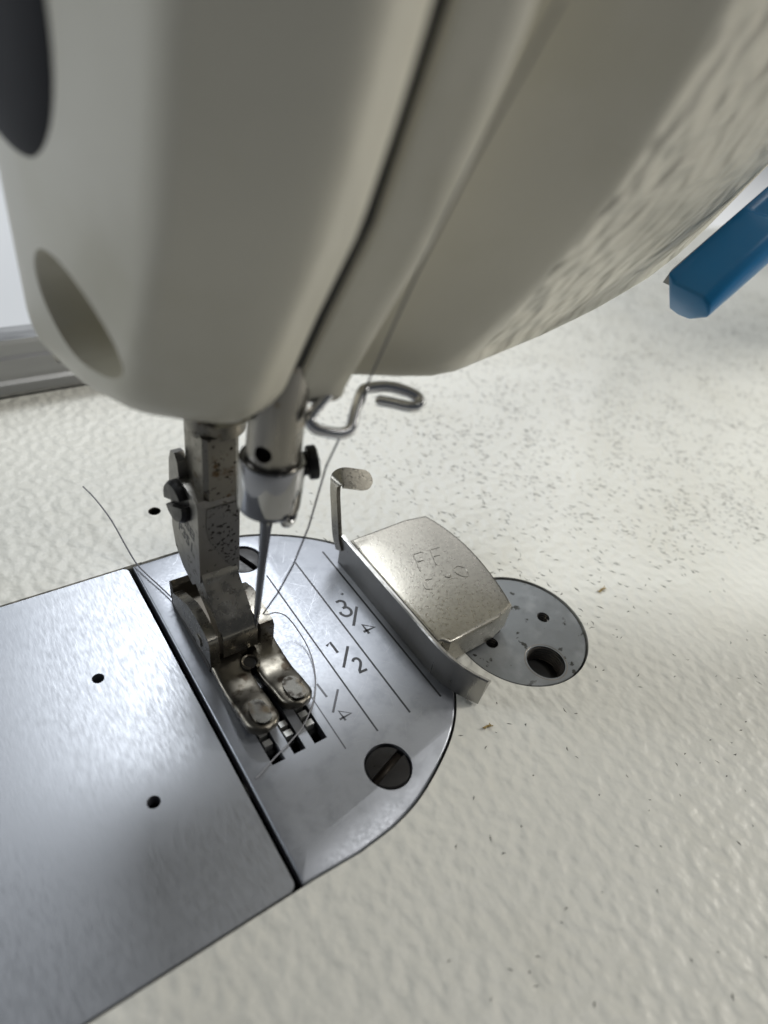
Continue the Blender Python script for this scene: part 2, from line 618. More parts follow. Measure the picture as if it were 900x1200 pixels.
def np_ok(x, y):
    return math.hypot(x - PC[0], y - PC[1]) < PR - 1 and x > PX + 1.2 and y > -35 and not (-10.2 < x < 0.2 and -24.5 < y < 15.5) \
        and math.hypot(x - 5.4, y + 32.7) > 4.3 and math.hypot(x - 5.2, y - 17.2) > 4.3 and x - 1.4 > -12.9 + 0.02 * y


scratches(170, PX, 30, -36, 24, np_ok, NP, 0.005, 4)
scratches(40, -70, -15.5, -38, 23, lambda x, y: -75 < x < -15.4 and -39 < y < 23 and math.hypot(x + 26.49, y - 2.74) > 1.5 and math.hypot(x + 26.18, y + 20.72) > 1.5, SL, 0.005, 9)

# --- feed dog
bm = bmesh.new()
for a, c in SLOTS:
    prism(bm, [(a + 0.35, -21.5), (c - 0.35, -21.5), (c - 0.35, 12), (a + 0.35, 12)], -4, -1.3)
FD = bm_obj('feed_dog', bm, M['feed'], MACH)
tooth_me = None
for a, c in SLOTS:
    for k in range(7):
        y = -18.35 - 1.85 * (1 - k)
        if k == 0 or True:
            y = -20.25 + 1.8 * k
        if a > -7 and a < -5 and y > -18:
            continue
        bm = bmesh.new()
        f = lambda x, yy, z, y=y, a=a: (x, y + yy, z)
        pr = [(-0.62, -1.4), (0.72, -1.4), (0.56, -0.3), (-0.5, -0.18)]
        prism(bm, pr, a + 0.4, c - 0.4, 0.03, 1, fr=lambda u, v, t, y=y: (t, y + u, v))
        bm_obj('feed_tooth', bm, M['tooth'], FD, False)

# --- cover disc
bm = bmesh.new()
lathe(bm, [(0, -4), (13.0, -4), (13.0, -0.45), (12.85, -0.3), (0, -0.3)], (43.35, -22.1, 0), (43.35, -22.1, 1), 72)
CP = bm_obj('round_cover_plate', bm, M['disc'], MACH)
HOLES = [(42.44, -30.4, 3.6), (49.9, -22.3, 1.25), (36.3, -22.2, 1.2)]
cut(CP, [C_cyl(x, y, -8, 3, r, 36) for x, y, r in HOLES])
bm = bmesh.new()
cyl(bm, (43.35, -22.1, -4.95), (43.35, -22.1, -4.2), 12.9, n=48)
bm_obj('disc_recess_shade', bm, M['dark'], CP)  # black backing, paints shade behind the cover's holes
for x, y, r in HOLES:
    bm = bmesh.new()
    for k in range(6 if r > 2 else 4):
        tube(bm, [(x + (r - 0.02) * math.cos(t), y + (r - 0.02) * math.sin(t), -0.75 - k * 0.6 - 0.6 * t / (2 * math.pi)) for t in [2 * math.pi * i / 28 for i in range(29)]], 0.2 if r > 2 else 0.14, 6)
    if r > 2:      # countersunk rim
        lathe(bm, [(r + 0.45, -0.292), (r + 0.3, -0.27), (r + 0.05, -0.45), (r - .04, -0.7)], (x, y, 0), (x, y, 1), 36)
    bm_obj('threaded_bore', bm, M['bore'], CP)

# --- head: front profile of the slanted face
ZY = [(46, -5.5), (51.8, -9.2), (65.3, -15.9), (75.8, -21.6), (84.9, -24.8), (91.8, -26.8), (102, -29), (120, -31), (190, -32)]


def yf(z):
    return float(np.interp(z, [a for a, _ in ZY], [b for _, b in ZY]))


HB = 21.0      # back of the head


def chaikin(pts, it=2):
    for _ in range(it):
        q = [pts[0]]
        for a, b in zip(pts, pts[1:]):
            q.append((a[0] * .75 + b[0] * .25, a[1] * .75 + b[1] * .25))
            q.append((a[0] * .25 + b[0] * .75, a[1] * .25 + b[1] * .75))
        q.append(pts[-1])
        pts = q
    return pts


def face_section(z, inset):
    s = yf(z) + 24.6
    c = min(1.0, max(0.0, (66 - z) / 15))            # the corner softens towards the chin
    P = [(-3.6, -24.6 + s), (-5.2, -25.4 + s), (-9.2, -26.9 + s), (-16.6 + 2.6 * c, -22.9 + s - 0.9 * c), (-19.6 + 0.6 * c, -21.2 + s + 1.2 * c), (-20.7 - 0.8 * c, -17.0 + s + 3.2 * c), (-22.4, -8 + s * .75), (-24, 8 + s * .3), (-24.2, HB - 5), (-22, HB), (-3.6, HB)]
    P = [P[0]] + chaikin(P[1:-1], 3) + [P[-1]]
    if inset:
        n = len(P)
        Q = []
        for i, p in enumerate(P):
            a, c = P[i - 1], P[(i + 1) % n]
            t = Vector((c[0] - a[0], c[1] - a[1])).normalized()
            nrm = Vector((t.y, -t.x))
            k = inset
            x, y = p[0] + nrm.x * k * sgn, p[1] + nrm.y * k * sgn
            Q.append((min(x, -3.6), min(y, HB)))
        P = Q
    return P


sgn = 1
_t = face_section(60, 0)
_area = sum(a[0] * b[1] - b[0] * a[1] for a, b in zip(_t, _t[1:] + _t[:1]))
sgn = 1 if _area < 0 else -1
zs = [(48.7, 6.4), (48.75, 4.6), (49.2, 2.9), (50.2, 1.6), (51.9, 0.65), (54.0, 0.15), (55.6, 0)] + [(z, 0) for z in np.linspace(57, 150, 32)]
bm = bmesh.new()
loft(bm, [[(x, y, float(z)) for x, y in face_section(z, i)] for z, i in zs])
FP = bm_obj('face_plate', bm, M['smooth_paint'], MACH, True, 40)
# oblong screw recess in its left side
b = bmesh.new()
secs = []
for t, k in ((-6, 1.25), (-1.2, 1.12), (0.2, 1.0), (9, 0.9)):
    secs.append([(-23.2 + t, 0.2 + 7.4 * k * math.cos(a) - 1.6 * math.sin(a), 61.0 + 5.2 * k * math.sin(a) + 2.4 * math.cos(a)) for a in [2 * math.pi * i / 40 for i in range(40)]])
loft(b, secs)
cut(FP, [b])
bm = bmesh.new()
lathe(bm, [(13.2, -3), (13.2, 0.6), (12.9, 1.3), (11.5, 2.0), (7, 2.5), (0, 2.6)], (-23.0, 4.6, 88.0), (-24.0, 4.43, 87.95), 48)
bm_obj('rubber_plug', bm, M['rubber'], FP)

# --- arm casting: strip, thread channel, textured body
ZB = [(-5, 50.6), (15, 50.4), (22, 50.8), (33, 51.3), (44.6, 52.0), (57.3, 53.6), (70.5, 56.4), (80, 60), (90, 66), (100, 74), (115, 86), (135, 101), (160, 106), (436, 108)]


def zb(x):
    return float(np.interp(x, [a for a, _ in ZB], [b for _, b in ZB]))


def arm_section(x, front, n=22, ry=5.0, rz=5.0):
    """(y,z) ring: front from bottom up, then back"""
    z0 = zb(x)
    P = []
    yfr = lambda z: yf(50.6 + (z - z0) * (1 - min(1, max(0, (x - 60) / 120)) * .55)) + (front if x < 7.5 else front_off(x + 6.5 * (1 - min(1, max(0, (z - z0 - 1) / 13)))))
    for i in range(8):                        # rounded lower edge
        a = math.pi / 2 * i / 8
        zz = z0 + rz * (1 - math.sin(a))
        P.append((x, yfr(z0 + rz) + ry * (1 - math.cos(math.pi / 2 - a)) , z0 + rz * (1 - math.cos(a))))
    for i in range(n):
        z = z0 + rz + (152 - z0 - rz) * i / (n - 1)
        P.append((x, yfr(z), z))
    P += [(x, HB - 4, 152), (x, HB, 148), (x, HB + .5, z0 + 5), (x, HB - 2, z0 + 1), (x, HB - 6, z0)]
    return P


def lower(P):
    return P


bm = bmesh.new()
xs = [-1.5, -1.2, -0.6, 0, 2.5, 4.3, 4.9, 5.2, 5.6, 6.2, 7, 9, 12, 16, 20, 23.5, 25.5, 27, 28.5, 30, 32, 34, 38, 43, 50, 57, 64, 71, 78, 85, 92, 100, 110, 125, 145, 180, 240, 320, 436]


def front_off(x):
    return float(np.interp(x, [-1.5, -1.2, -0.6, 4.3, 4.9, 5.2, 5.6, 6.2, 7.0, 9.0, 16, 23.5, 25.5, 27.0, 28.5, 30, 34, 44, 64, 100, 436],
                           [1.0, 0.4, 0.2, -0.7, -0.4, 0.3, 2.4, 5.0, 7.0, 6.9, 4.2, 0.9, 0.0, -0.4, -0.35, -0.2, 0.5, 2.0, 4.8, 9, 16]))


loft(bm, [arm_section(x, front_off(x), ry=2.6, rz=2.6 if x < 16 else 3.2) for x in xs])
ARM = bm_obj('arm', bm, M['smooth_paint'], MACH, True, 40)
ARM.data.materials.append(M['arm_paint'])
for p in ARM.data.polygons:
    if p.center.x > 27 * MM:
        p.material_index = 1
bm = bmesh.new()
prism(bm, [(338, -45), (440, -45), (440, 70), (338, 70)], -1, 112, 8, 4)
bm_obj('pillar', bm, M['arm_paint'], MACH)
bm = bmesh.new()
loft(bm, [[(x, y, z) for (x, y, z) in [(x, yf(zz) + 1.1, zz) for zz in (54, 65, 76, 92, 120, 149)] + [(x, HB - 1, 149), (x, HB - 1, 53)]] for x in (-3.7, -1.4)])
bm_obj('seam_shade_strip', bm, M['seam'], MACH)  # strip added in the seam gap to paint it dark

# --- reverse lever
LU = Vector((0.82, 0.0, 0.57))                 # long axis of the paddle
LO = Vector((64.2, -19.5, 58.4))
bm = bmesh.new()
b = bmesh.new()
secs = []
for t, k in ((0.0, 0.80), (0.5, 0.86), (4.0, 1.0), (9.0, 1.15), (14.0, 1.2), (17.0, 1.15), (18.0, 0.92), (60.0, 0.92)):
    o = LO + LU * t
    # cross-section: back top, front nose, bottom back (dark top-front slope, lit lower slope)
    pr = [(7.0, 3.5 * k), (1.6, 3.4 * k), (0.3, 2.5 * k), (0.0, 0.4), (0.3, -0.4), (4.2, -4.7 * k), (6.4, -5.2 * k), (8.2, -4.4 * k), (8.4, 4.0)]
    up = Vector((-0.57, 0, 0.82))
    secs.append([o + Vector((0, y, 0)) + up * z + (LU * (0.25 * abs(z)) if t < 3 else Vector((0, 0, 0))) for y, z in pr])
loft(b, secs)
bmesh.ops.recalc_face_normals(b, faces=b.faces)
bmesh.ops.bevel(b, geom=[e for e in b.edges if e.calc_face_angle(0) > 0.35], offset=0.35, segments=2, profile=0.5, affect='EDGES')
merge(bm, b)
LV = bm_obj('reverse_lever', bm, M['blue'], MACH)
bm = bmesh.new()
prism(bm, [(66.0, 59.6), (67.0, 61.6), (100, 84), (100, 79), (70, 59.0)], 9.0, 13.5, 0.5, 2, fr=lambda x, z, y: (x, -y, z))
bm_obj('lever_bracket', bm, M['grey_plastic'], LV)

# --- needle bar, clamp, needle
TOP = Vector((-1.9, -7.3, 60))
TIP = Vector((-4.75, -7.9, 11.5))
ax = (TIP - TOP).normalized()


def on_axis(z):
    return TOP + ax * ((z - TOP.z) / ax.z)


bm = bmesh.new()
cyl(bm, on_axis(40.5), on_axis(62), 3.5, n=48, bev=0.3)
NB = bm_obj('needle_bar', bm, M['bar'], MACH)
hx = on_axis(45.6)
vdir = Vector((-0.78, -0.62, 0)).normalized()
b = bmesh.new()
cyl(b, hx + vdir * 1.5, hx + vdir * 5, 1.15, n=24)
cut(NB, [b])
bm = bmesh.new()
cyl(bm, hx + vdir * 1.3, hx + vdir * 1.7, 1.2, n=24)
bm_obj('bar_hole_shade', bm, M['dark'], NB)  # black disc painting shade at the hole's bottom
bm = bmesh.new()
p0, p1 = on_axis(35.7), on_axis(43.3)
L_ = (p1 - p0).length
lathe(bm, [(0, -0.3), (3.3, -0.3), (4.0, -0.1), (4.22, 0.25), (4.3, 0.8), (4.3, L_ - 0.35), (4.2, L_ - 0.1), (3.95, L_), (3.65, L_ - 0.05), (3.55, L_ - 0.5), (3.55, L_ - 1.4), (0, L_ - 1.4)], p0, p1, 64)
# small guide lug with an eye at the lower front right
CL = bm_obj('needle_clamp', bm, M['chrome'], NB)
bm = bmesh.new()
ec = on_axis(35.2) + Vector((1.2, -3.6, 0.7))
nrm = Vector((0.45, -0.85, 0.15)).normalized()
q = nrm.to_track_quat('Z', 'Y').to_matrix()
rings = []
for i in range(36):
    t = 2 * math.pi * i / 36
    c = ec + q @ Vector((1.2 * math.cos(t), 1.0 * math.sin(t), 0))
    rings.append(c)
rings.append(rings[0])
tube(bm, rings, 0.52, 10, caps=False)
bm_obj('thread_eye', bm, M['chrome'], NB)
# set screw on the right
bm = bmesh.new()
sc0 = on_axis(41.3) + Vector((4.1, -0.5, 0))
sd = Vector((0.93, -0.30, 0.12)).normalized()
cyl(bm, sc0 - sd, sc0 + sd * 0.7, 1.6, n=28)
cyl(bm, sc0 + sd * 0.7, sc0 + sd * 2.1, 2.3, n=32, bev=0.3)
SC = bm_obj('set_screw', bm, M['black'], NB)
b = bmesh.new()
prism(b, [(-4, -0.35), (4, -0.35), (4, 0.35), (-4, 0.35)], 1.5, 4)
bmesh.ops.transform(b, matrix=Matrix.Translation(sc0) @ (sd.to_track_quat('Z', 'Y').to_matrix().to_4x4() @ Matrix.Rotation(0.7, 4, 'Z')), verts=b.verts)
cut(SC, [b])
bm = bmesh.new()
nl = (TIP - on_axis(35)).length
lathe(bm, [(0, 0), (1.0, 0), (1.0, 1.5), (0.82, 3.2), (0.62, 9.0), (0.50, nl - 5), (0.52, nl - 3.6), (0.36, nl - 1.6), (0.05, nl)], on_axis(35), TIP, 24)
ND = bm_obj('needle', bm, M['chrome'], NB)

# --- presser bar
bm = bmesh.new()
lathe(bm, [(0, 0), (3.3, 0), (4.2, 1.2), (4.3, 3), (4.3, 20)], (-4.5, 6.4, 38.8), (-4.5, 6.4, 39.8), 44)
prism(bm, [(-8.0, 3.1), (-7.4, 2.4), (-3.3, 2.4), (-2.5, 3.2), (-2.5, 9.4), (-8.0, 9.4)], 27, 40.5, 0.25, 2)
M['rusty'] = mat('tarnished bar steel', (0.23, 0.215, 0.185), 1, 0.36, rough_var=(900, 0.28, 0.48),
                spots=[((0.10, 0.065, 0.035), 420, 0.54, 0.70), ((0.03, 0.025, 0.02), 1500, 0.60, 0.66)], bumps=[('noise', 1500, 0.25, 0.06, None, 3)])
PB = bm_obj('presser_bar', bm, M['rusty'], MACH)

# --- presser foot
PF = bpy.data.objects.new('presser_foot', None)
COL.objects.link(PF)
PF.parent = MACH
PF.empty_display_size = 0.01
# shank: block with an open slot, then a neck that sweeps forward to the hinge
bm = bmesh.new()
# left face in (y,z): front edge straight, back edge swelling
shank_prof = [(2.0, 14.3), (2.0, 29.4), (2.5, 30.2), (8.8, 30.4), (9.2, 33.0), (10.2, 34.0), (11.6, 33.6), (12.6, 31.5), (13.2, 27), (13.2, 17.5), (12.2, 14), (9.3, 11.6), (5.5, 10.8)]
prism(bm, shank_prof, -9.4, -7.9, 0.35, 3, fr=lambda y, z, x: (x, y, z))
prism(bm, [(2.04, 14.3), (2.04, 29.3), (2.5, 30.0), (5.0, 30.0), (7.5, 14.2), (5.5, 11.2)], -7.95, -2.8, 0.3, 3, fr=lambda y, z, x: (x, y, z))
M['cheek'] = mat('worn shank nickel', (0.27, 0.26, 0.242), 1, 0.4, rough_var=(900, 0.34, 0.5), spots=[((0.10, 0.09, 0.08), 900, 0.62, 0.70)], bumps=[('noise', 1700, 0.2, 0.05, None, 3)])
SH = bm_obj('foot_shank', bm, M['cheek'], PF)
# pitted front cheek, a slightly proud panel with a curved lower left edge
bm = bmesh.new()
pts = [(-8.0, 29.0), (-8.2, 25.5), (-7.6, 22.5), (-6.3, 19.4), (-5.0, 17.0), (-3.6, 15.2), (-3.1, 15.2), (-3.1, 29.0)]
prism(bm, pts, -1.97, -1.9, 0.02, 1, fr=lambda x, z, y: (x, -y, z))
bm_obj('pitted_cheek', bm, M['pitted'], PF)
bm = bmesh.new()
front = catmull([(2.0, 16.0), (1.2, 14.3), (-0.8, 12.6), (-3.2, 10.4), (-4.7, 8.3), (-5.1, 7.2)], 5)
secs = []
ff = [(v.x, v.y) for v in [Vector((p[0], p[1], 0)) for p in front]] + [(-5.1, 3.4), (-4.6, 2.6), (-2.6, 2.4)]
back = [(-1.0, 4.5), (0.2, 7.5), (3.2, 10.5), (6.0, 12.5), (6.2, 16.0)]
poly = ff + back
prism(bm, poly, -9.15, -3.2, 0.3, 3, fr=lambda y, z, x: (x + (0.35 if z < 9 else 0), y, z))
bm_obj('foot_neck', bm, M['shank'], PF)

# stamped lettering on the left face of the shank


def lettering(name, body, size, pos, parent, m, mtx):
    cu = bpy.data.curves.new('t', 'FONT')
    cu.body = body
    cu.size = size
    cu.align_x = 'CENTER'
    cu.extrude = 0.01
    cu.offset = 0.06
    o = bpy.data.objects.new('t', cu)
    COL.objects.link(o)
    bpy.context.view_layer.update()
    me = bpy.data.meshes.new_from_object(o.evaluated_get(bpy.context.evaluated_depsgraph_get()))
    bpy.data.objects.remove(o)
    bpy.data.curves.remove(cu)
    me.transform(mtx)
    me.transform(Matrix.Translation(Vector(pos)))
    me.transform(Matrix.Scale(MM, 4))
    me.name = name
    return link(name, me, m, parent, False)


# on the plane x = -9.4 facing -x: reading direction -y, up = z
mt = Matrix(((0, 0, -1, 0), (-1, 0, 0, 0), (0, 1, 0, 0), (0, 0, 0, 1)))
mt = mt @ Matrix.Rotation(math.radians(-9), 4, 'Z')
lettering('stamped_text', 'SUISEI', 2.7, (-9.41, 7.2, 22.2), PF, M['ink'], mt)
lettering('stamped_text', 'P351', 3.0, (-9.41, 7.4, 18.9), PF, M['ink'], mt)

# clamp screw
bm = bmesh.new()
c0 = Vector((-7.7, 8.3, 26.6))
dr = Vector((-1, -0.08, 0.02)).normalized()
lathe(bm, [(0, 0), (2.7, 0), (2.7, 0.8), (3.3, 0.9), (3.4, 1.3), (3.4, 2.6), (3.0, 3.2), (0, 3.3)], c0, c0 + dr, 40)
FS = bm_obj('foot_screw', bm, M['black'], PF)
b = bmesh.new()
prism(b, [(-5, -0.55), (5, -0.55), (5, 0.55), (-5, 0.55)], 2.0, 7)
bmesh.ops.transform(b, matrix=Matrix.Translation(c0) @ (dr.to_track_quat('Z', 'Y').to_matrix().to_4x4() @ Matrix.Rotation(math.radians(28), 4, 'Z')), verts=b.verts)
cut(FS, [b])

# sole with ears
bm = bmesh.new()
prism(bm, [(-11.0, -4.6), (-10.9, 12.0), (-10.0, 13.2), (-9.2, 13.4), (-0.8, 13.0), (0.4, 12.0), (0.8, -4.6)], 0.25, 1.9, 0.25, 2)
prism(bm, [(13.3, 0.8), (13.6, 4.6), (12.9, 5.3), (12.1, 4.6), (11.6, 1.2)], -10.6, -0.4, 0.4, 2, fr=lambda y, z, x: (x, y, z))
SO = bm_obj('foot_sole', bm, M['grime'], PF)
b = bmesh.new()
prism(b, circ(-5.0, -6.9, 1.15, 24, end=False), -1, 6)
bm = bmesh.new()
prism(bm, [(-4.9, 1.2), (-4.7, 6.9), (-4.2, 7.8), (-3.0, 8.4), (0.5, 8.7), (3.4, 8.4), (8.8, 5.6), (10.8, 4.4), (11.4, 3.4), (11.4, 1.2)], -10.9, -9.25, 0.4, 3, fr=lambda y, z, x: (x - 0.02 * z, y, z))
cyl(bm, (-11.25, -0.4, 3.9), (-10.8, -0.4, 3.9), 1.15, n=28, bev=0.1)
bm_obj('foot_ear', bm, M['shank'], PF)
bm = bmesh.new()
prism(bm, [(-4.4, 1.2), (-4.4, 5.8), (-3.8, 6.5), (3.5, 7.2), (6.5, 5.8), (9.4, 1.2)], -1.85, 0.55, 0.45, 3, fr=lambda y, z, x: (x, y, z))
bm_obj('foot_ear', bm, M['worn'], PF)


# toes: lofted tongues, turned up and rounded at the tip
def toe(xl, xr, y0, y1, mtl, padc, tilt=-10):
    bm = bmesh.new()
    secs = []
    ws = (xr - xl) / 2
    n = 26
    for i in range(19):
        t = i / 18
        y = y0 + (y1 - y0) * (1 - (1 - t) ** 1.25 if t < 1 else 1)
        d = (y - y1)                      # distance from the tip
        rt = ws * 0.98
        k = 1.0 if d > rt else math.sqrt(max(1e-4, 1 - ((rt - d) / rt) ** 2))
        s = (y0 - y) / (y0 - y1)
        zb_ = 0.25 + 1.5 * max(0, (s - 0.45) / 0.55) ** 2.2
        h = 1.85 - 0.35 * max(0, min(1, (s - 0.12) / 0.1)) + 0.95 * max(0, min(1, (s - 0.42) / 0.22))
        zc = zb_ + h / 2
        cx = (xl + xr) / 2 + (-0.15 if xl < -6 else 0.15) * s
        hh = h / 2 * (0.35 + 0.65 * k)
        ring = []
        for j in range(n):
            a = 2 * math.pi * j / n
            ca, sa = math.cos(a), math.sin(a)
            e = 0.52
            ring.append((cx + ws * max(k, 0.12) * math.copysign(abs(ca) ** e, ca), y, zc + hh * math.copysign(abs(sa) ** e, sa)))
        secs.append(ring)
    loft(bm, secs)
    o = bm_obj('foot_toe', bm, M[mtl], PF, True, 50)
    # worn bright pad on its top
    bm = bmesh.new()
    px, py, pz = padc
    lz = [(1.45 * math.copysign(abs(math.cos(t)) ** 0.75, math.cos(t)), 2.5 * math.copysign(abs(math.sin(t)) ** 0.9, math.sin(t))) for t in [2 * math.pi * i / 28 for i in range(28)]]
    b = bmesh.new()
    prism(b, lz, -0.6, 0.22, 0.16, 2)
    bmesh.ops.transform(b, matrix=Matrix.Translation((px, py, pz)) @ Matrix.Rotation(math.radians(tilt), 4, 'X'), verts=b.verts)
    merge(bm, b)
    bm_obj('toe_pad', bm, M['toe_pad'], PF)


toe(-10.9, -5.45, -4.2, -20.2, 'toe', (-8.3, -17.0, 3.62))
toe(-4.65, 0.85, -4.2, -18.8, 'toe', (-1.75, -15.7, 3.62))
bm = bmesh.new()
for sx, a0, a1 in ((0, math.radians(-70), math.radians(250)),):
    ring = [(-5.05 + 1.35 * math.cos(a0 + (a1 - a0) * i / 26), -6.9 + 1.35 * math.sin(a0 + (a1 - a0) * i / 26), 1.95) for i in range(27)]
    tube(bm, ring, 0.33, 8)
bm_obj('needle_hole_rim', bm, M['toe'], PF)
bm = bmesh.new()
prism(bm, circ(-5.05, -6.9, 1.2, 24, end=False), 1.6, 1.93)
bm_obj('needle_hole_shade', bm, M['dark'], PF)  # flat black disc painted as the hole's shade
b.free() if b.is_valid else None

# --- wire thread guide under the head
W = [(4.9, -6.0, 57.0), (4.6, -8.2, 53.6), (3.4, -9.4, 52.4), (1.6, -10.2, 51.5), (-0.2, -11.1, 50.5), (0.0, -12.0, 49.6), (1.4, -12.7, 49.1), (3.1, -13.3, 48.85), (4.4, -13.2, 49.1), (5.3, -12.3, 49.9),
     (6.4, -11.2, 50.9), (7.6, -10.2, 51.8), (8.8, -9.8, 52.0), (11.4, -10.4, 52.0), (13.4, -11.8, 51.7), (14.5, -13.0, 51.2), (14.2, -13.8, 50.8), (13.0, -13.7, 50.6), (11.2, -12.0, 50.6), (9.6, -10.6, 50.6)]
bm = bmesh.new()
tube(bm, catmull(W, 6), 0.72, 14, round_end=True)
M['wire'] = mat('bright chrome wire', (0.72, 0.72, 0.73), 1, 0.13)
bm_obj('wire_thread_guide', bm, M['wire'], MACH)

# ------------------------------------------------------------------ magnetic seam guide
SG = root('seam_guide', 'satin nickel magnetic seam guide with upright tab on bed beside needle plate', 'seam guide', (31, -8, 0))
TOPZ = 7.2
bm = bmesh.new()
foot_poly = [(22.45, 6.6), (40.3, 7.1), (41.6, 3.5), (42.5, -1.0), (42.75, -5.0), (42.5, -9.5), (41.8, -14.0), (40.9, -18.2), (39.7, -22.0), (24.0, -22.6), (23.2, -21.4), (22.45, -21.2)]
fp = chaikin(foot_poly[:10], 1) + foot_poly[10:]
cx0, cy0 = 32.0, -7.5
secs = []
for k, z in ((1.0, 1.2), (1.0, 6.5), (0.996, 6.78), (0.982, 7.02), (0.962, 7.12), (0.94, 7.15), (0.80, 7.25), (0.55, 7.36), (0.28, 7.42), (0.04, 7.44)):
    secs.append([(cx0 + (x - cx0) * k, cy0 + (y - cy0) * (1 - (1 - k) * (0.72 if k > .9 else 1)), z) for x, y in fp])
loft(bm, secs)
bm_obj('cover', bm, M['nickel'], SG)
bm = bmesh.new()
inner = [(23.0, 6.0), (39.6, 6.4), (41.9, -5.0), (39.0, -21.2), (24.4, -21.8), (23.0, -20.6)]
prism(bm, inner, 0.02, 2.0, 0.1, 1)
bm_obj('magnet', bm, M['black'], SG)
# guide wall with flared front lip
bm = bmesh.new()
path = [(21.55, 8.4), (21.55, -20.5), (21.65, -22.5), (21.95, -24.8), (22.6, -27.2), (23.5, -29.4), (24.6, -31.4)]
secs = []
for i, (x, y) in enumerate(path):
    t = max(0, (-y - 21.5) / 10)
    top = TOPZ - 0.1 - 0.5 * t
    bot = 0.05 + 0.55 * t * t
    th = 0.85
    dx = 0.9 * t * t
    if i == 0 or i == len(path) - 1:
        pass
    secs.append([(x, y, bot), (x + th, y + dx * .5, bot), (x + th + dx * .3, y, top - 0.25), (x + th * .75 + dx * .3, y, top), (x + th * .25 + dx * .3, y, top), (x + dx * .3, y, top - 0.25)])
loft(bm, secs)
bm_obj('guide_wall', bm, M['nickel_wall'], SG)
# upright strip and its bent tab
bm = bmesh.new()
cl = catmull([(21.6, 8.2, 3.5), (21.5, 9.6, 6.0), (21.7, 11.4, 11.0), (21.8, 12.6, 15.0), (22.0, 12.9, 16.8), (22.8, 12.9, 17.5), (24.3, 12.6, 17.2), (26.8, 12.1, 16.4), (29.4, 11.6, 15.5)], 6)
secs = []
nC = len(cl)
for i, p in enumerate(cl):
    t = (cl[min(i + 1, nC - 1)] - cl[max(i - 1, 0)]).normalized()
    f = i / (nC - 1)
    g = max(0, min(1, (f - 0.45) / 0.25))
    s = Vector((0, 1 - 0.35 * g, 0.76 * g))
    s = (s - t * s.dot(t)).normalized()
    u = t.cross(s).normalized()
    wd = 1.15 + 0.85 * g
    rem = (cl[-1] - p).length
    if rem < 2.2:
        wd *= math.sqrt(max(0.03, 1 - ((2.2 - rem) / 2.2) ** 2))
    th = 0.42
    secs.append([p + s * wd + u * th, p + s * wd - u * th, p - s * wd - u * th, p - s * wd + u * th])
loft(bm, secs)
bmesh.ops.bevel(bm, geom=[e for e in bm.edges if e.calc_face_angle(0) > 1.0], offset=0.15, segments=2, profile=0.5, affect='EDGES')
bm_obj('guide_tab', bm, M['nickel'], SG)
# raised lettering on the cover
bm = bmesh.new()
ST = [[(31.0, -2.4), (29.5, -6.6)], [(31.0, -2.4), (33.1, -2.6)], [(30.4, -4.4), (31.8, -4.5)], [(34.8, -2.8), (33.3, -6.7)], [(34.8, -2.8), (36.9, -3.0)], [(34.2, -4.6), (35.6, -4.8)],
      catmull([(30.2, -9.2), (28.9, -8.9), (28.0, -9.7), (27.8, -10.8), (28.7, -11.3)], 4), catmull([(32.9, -9.9), (33.4, -10.4), (34.0, -10.2), (34.1, -9.6)], 4),
      catmull([(35.6, -9.0), (36.9, -8.8), (37.9, -9.8), (37.7, -11.1), (36.7, -11.8), (35.7, -10.9), (35.4, -9.6), (35.6, -9.0)], 4)]
for s in ST:
    tube(bm, [(p[0], p[1], 7.44 - 0.3 * (math.hypot((p[0] - cx0) / 10, (p[1] - cy0) / 14.5)) ** 1.3) for p in s], 0.17, 6)
bm_obj('embossed_marks', bm, M['nickel'], SG)

# ------------------------------------------------------------------ threads
TH = root('needle_thread', 'grey sewing thread running from arm through wire guide to needle and foot', 'thread', (5, -12, 48))
bm = bmesh.new()
tp = [(0.0, -34.2, 93), (2.2, -27.0, 82), (4.2, -20.6, 71), (6.6, -14.0, 59), (8.05, -10.4, 52.9), (7.3, -11.4, 51.6), (5.0, -12.6, 48.9), (4.35, -11.6, 47.5), (3.4, -10.4, 42.0), (1.9, -9.9, 31.5), (0.3, -9.2, 24.0), (-1.6, -8.6, 18.5), (-3.6, -8.0, 14.2)]
tube(bm, tp[:5], 0.13, 6)
tube(bm, tp[4:], 0.13, 6)
bm_obj('thread_run', bm, M['thread'], TH)
bm = bmesh.new()
tube(bm, catmull([(-3.6, -7.9, 14.1), (-1.6, -6.0, 11.0), (1.5, -3.2, 7.0), (4.2, -2.4, 3.6), (5.3, -5.0, 1.6), (5.3, -8.4, 0.8), (4.3, -12.0, 0.6), (2.7, -15.2, 0.5), (0.3, -18.2, 0.45), (-2.6, -20.6, 0.35), (-5.6, -22.0, 0.3), (-8.4, -23.0, 0.28), (-12.7, -24.7, 0.2)], 6), 0.11, 6)
bm_obj('thread_tail', bm, M['thread_light'], TH)
T2 = root('loose_thread', 'loose dark grey thread tail trailing from presser foot across bed edge', 'thread', (-13, 24, 0.5))
bm = bmesh.new()
tube(bm, catmull([(-16.3, 43.5, 6.0), (-15.3, 39.5, 5.6), (-14.2, 33.9, 4.2), (-13.6, 28.0, 2.2), (-13.1, 23.8, 0.9), (-12.3, 20.3, 0.7), (-11.4, 17.0, 0.6), (-10.0, 11.0, 0.6), (-9.3, 6, 0.5)], 6), 0.14, 6)
bm_obj('thread_strand', bm, M['thread'], T2)

# ------------------------------------------------------------------ lint and dirt specks, plus painted shade of paint dimples, on the bed
verts, faces = [], []


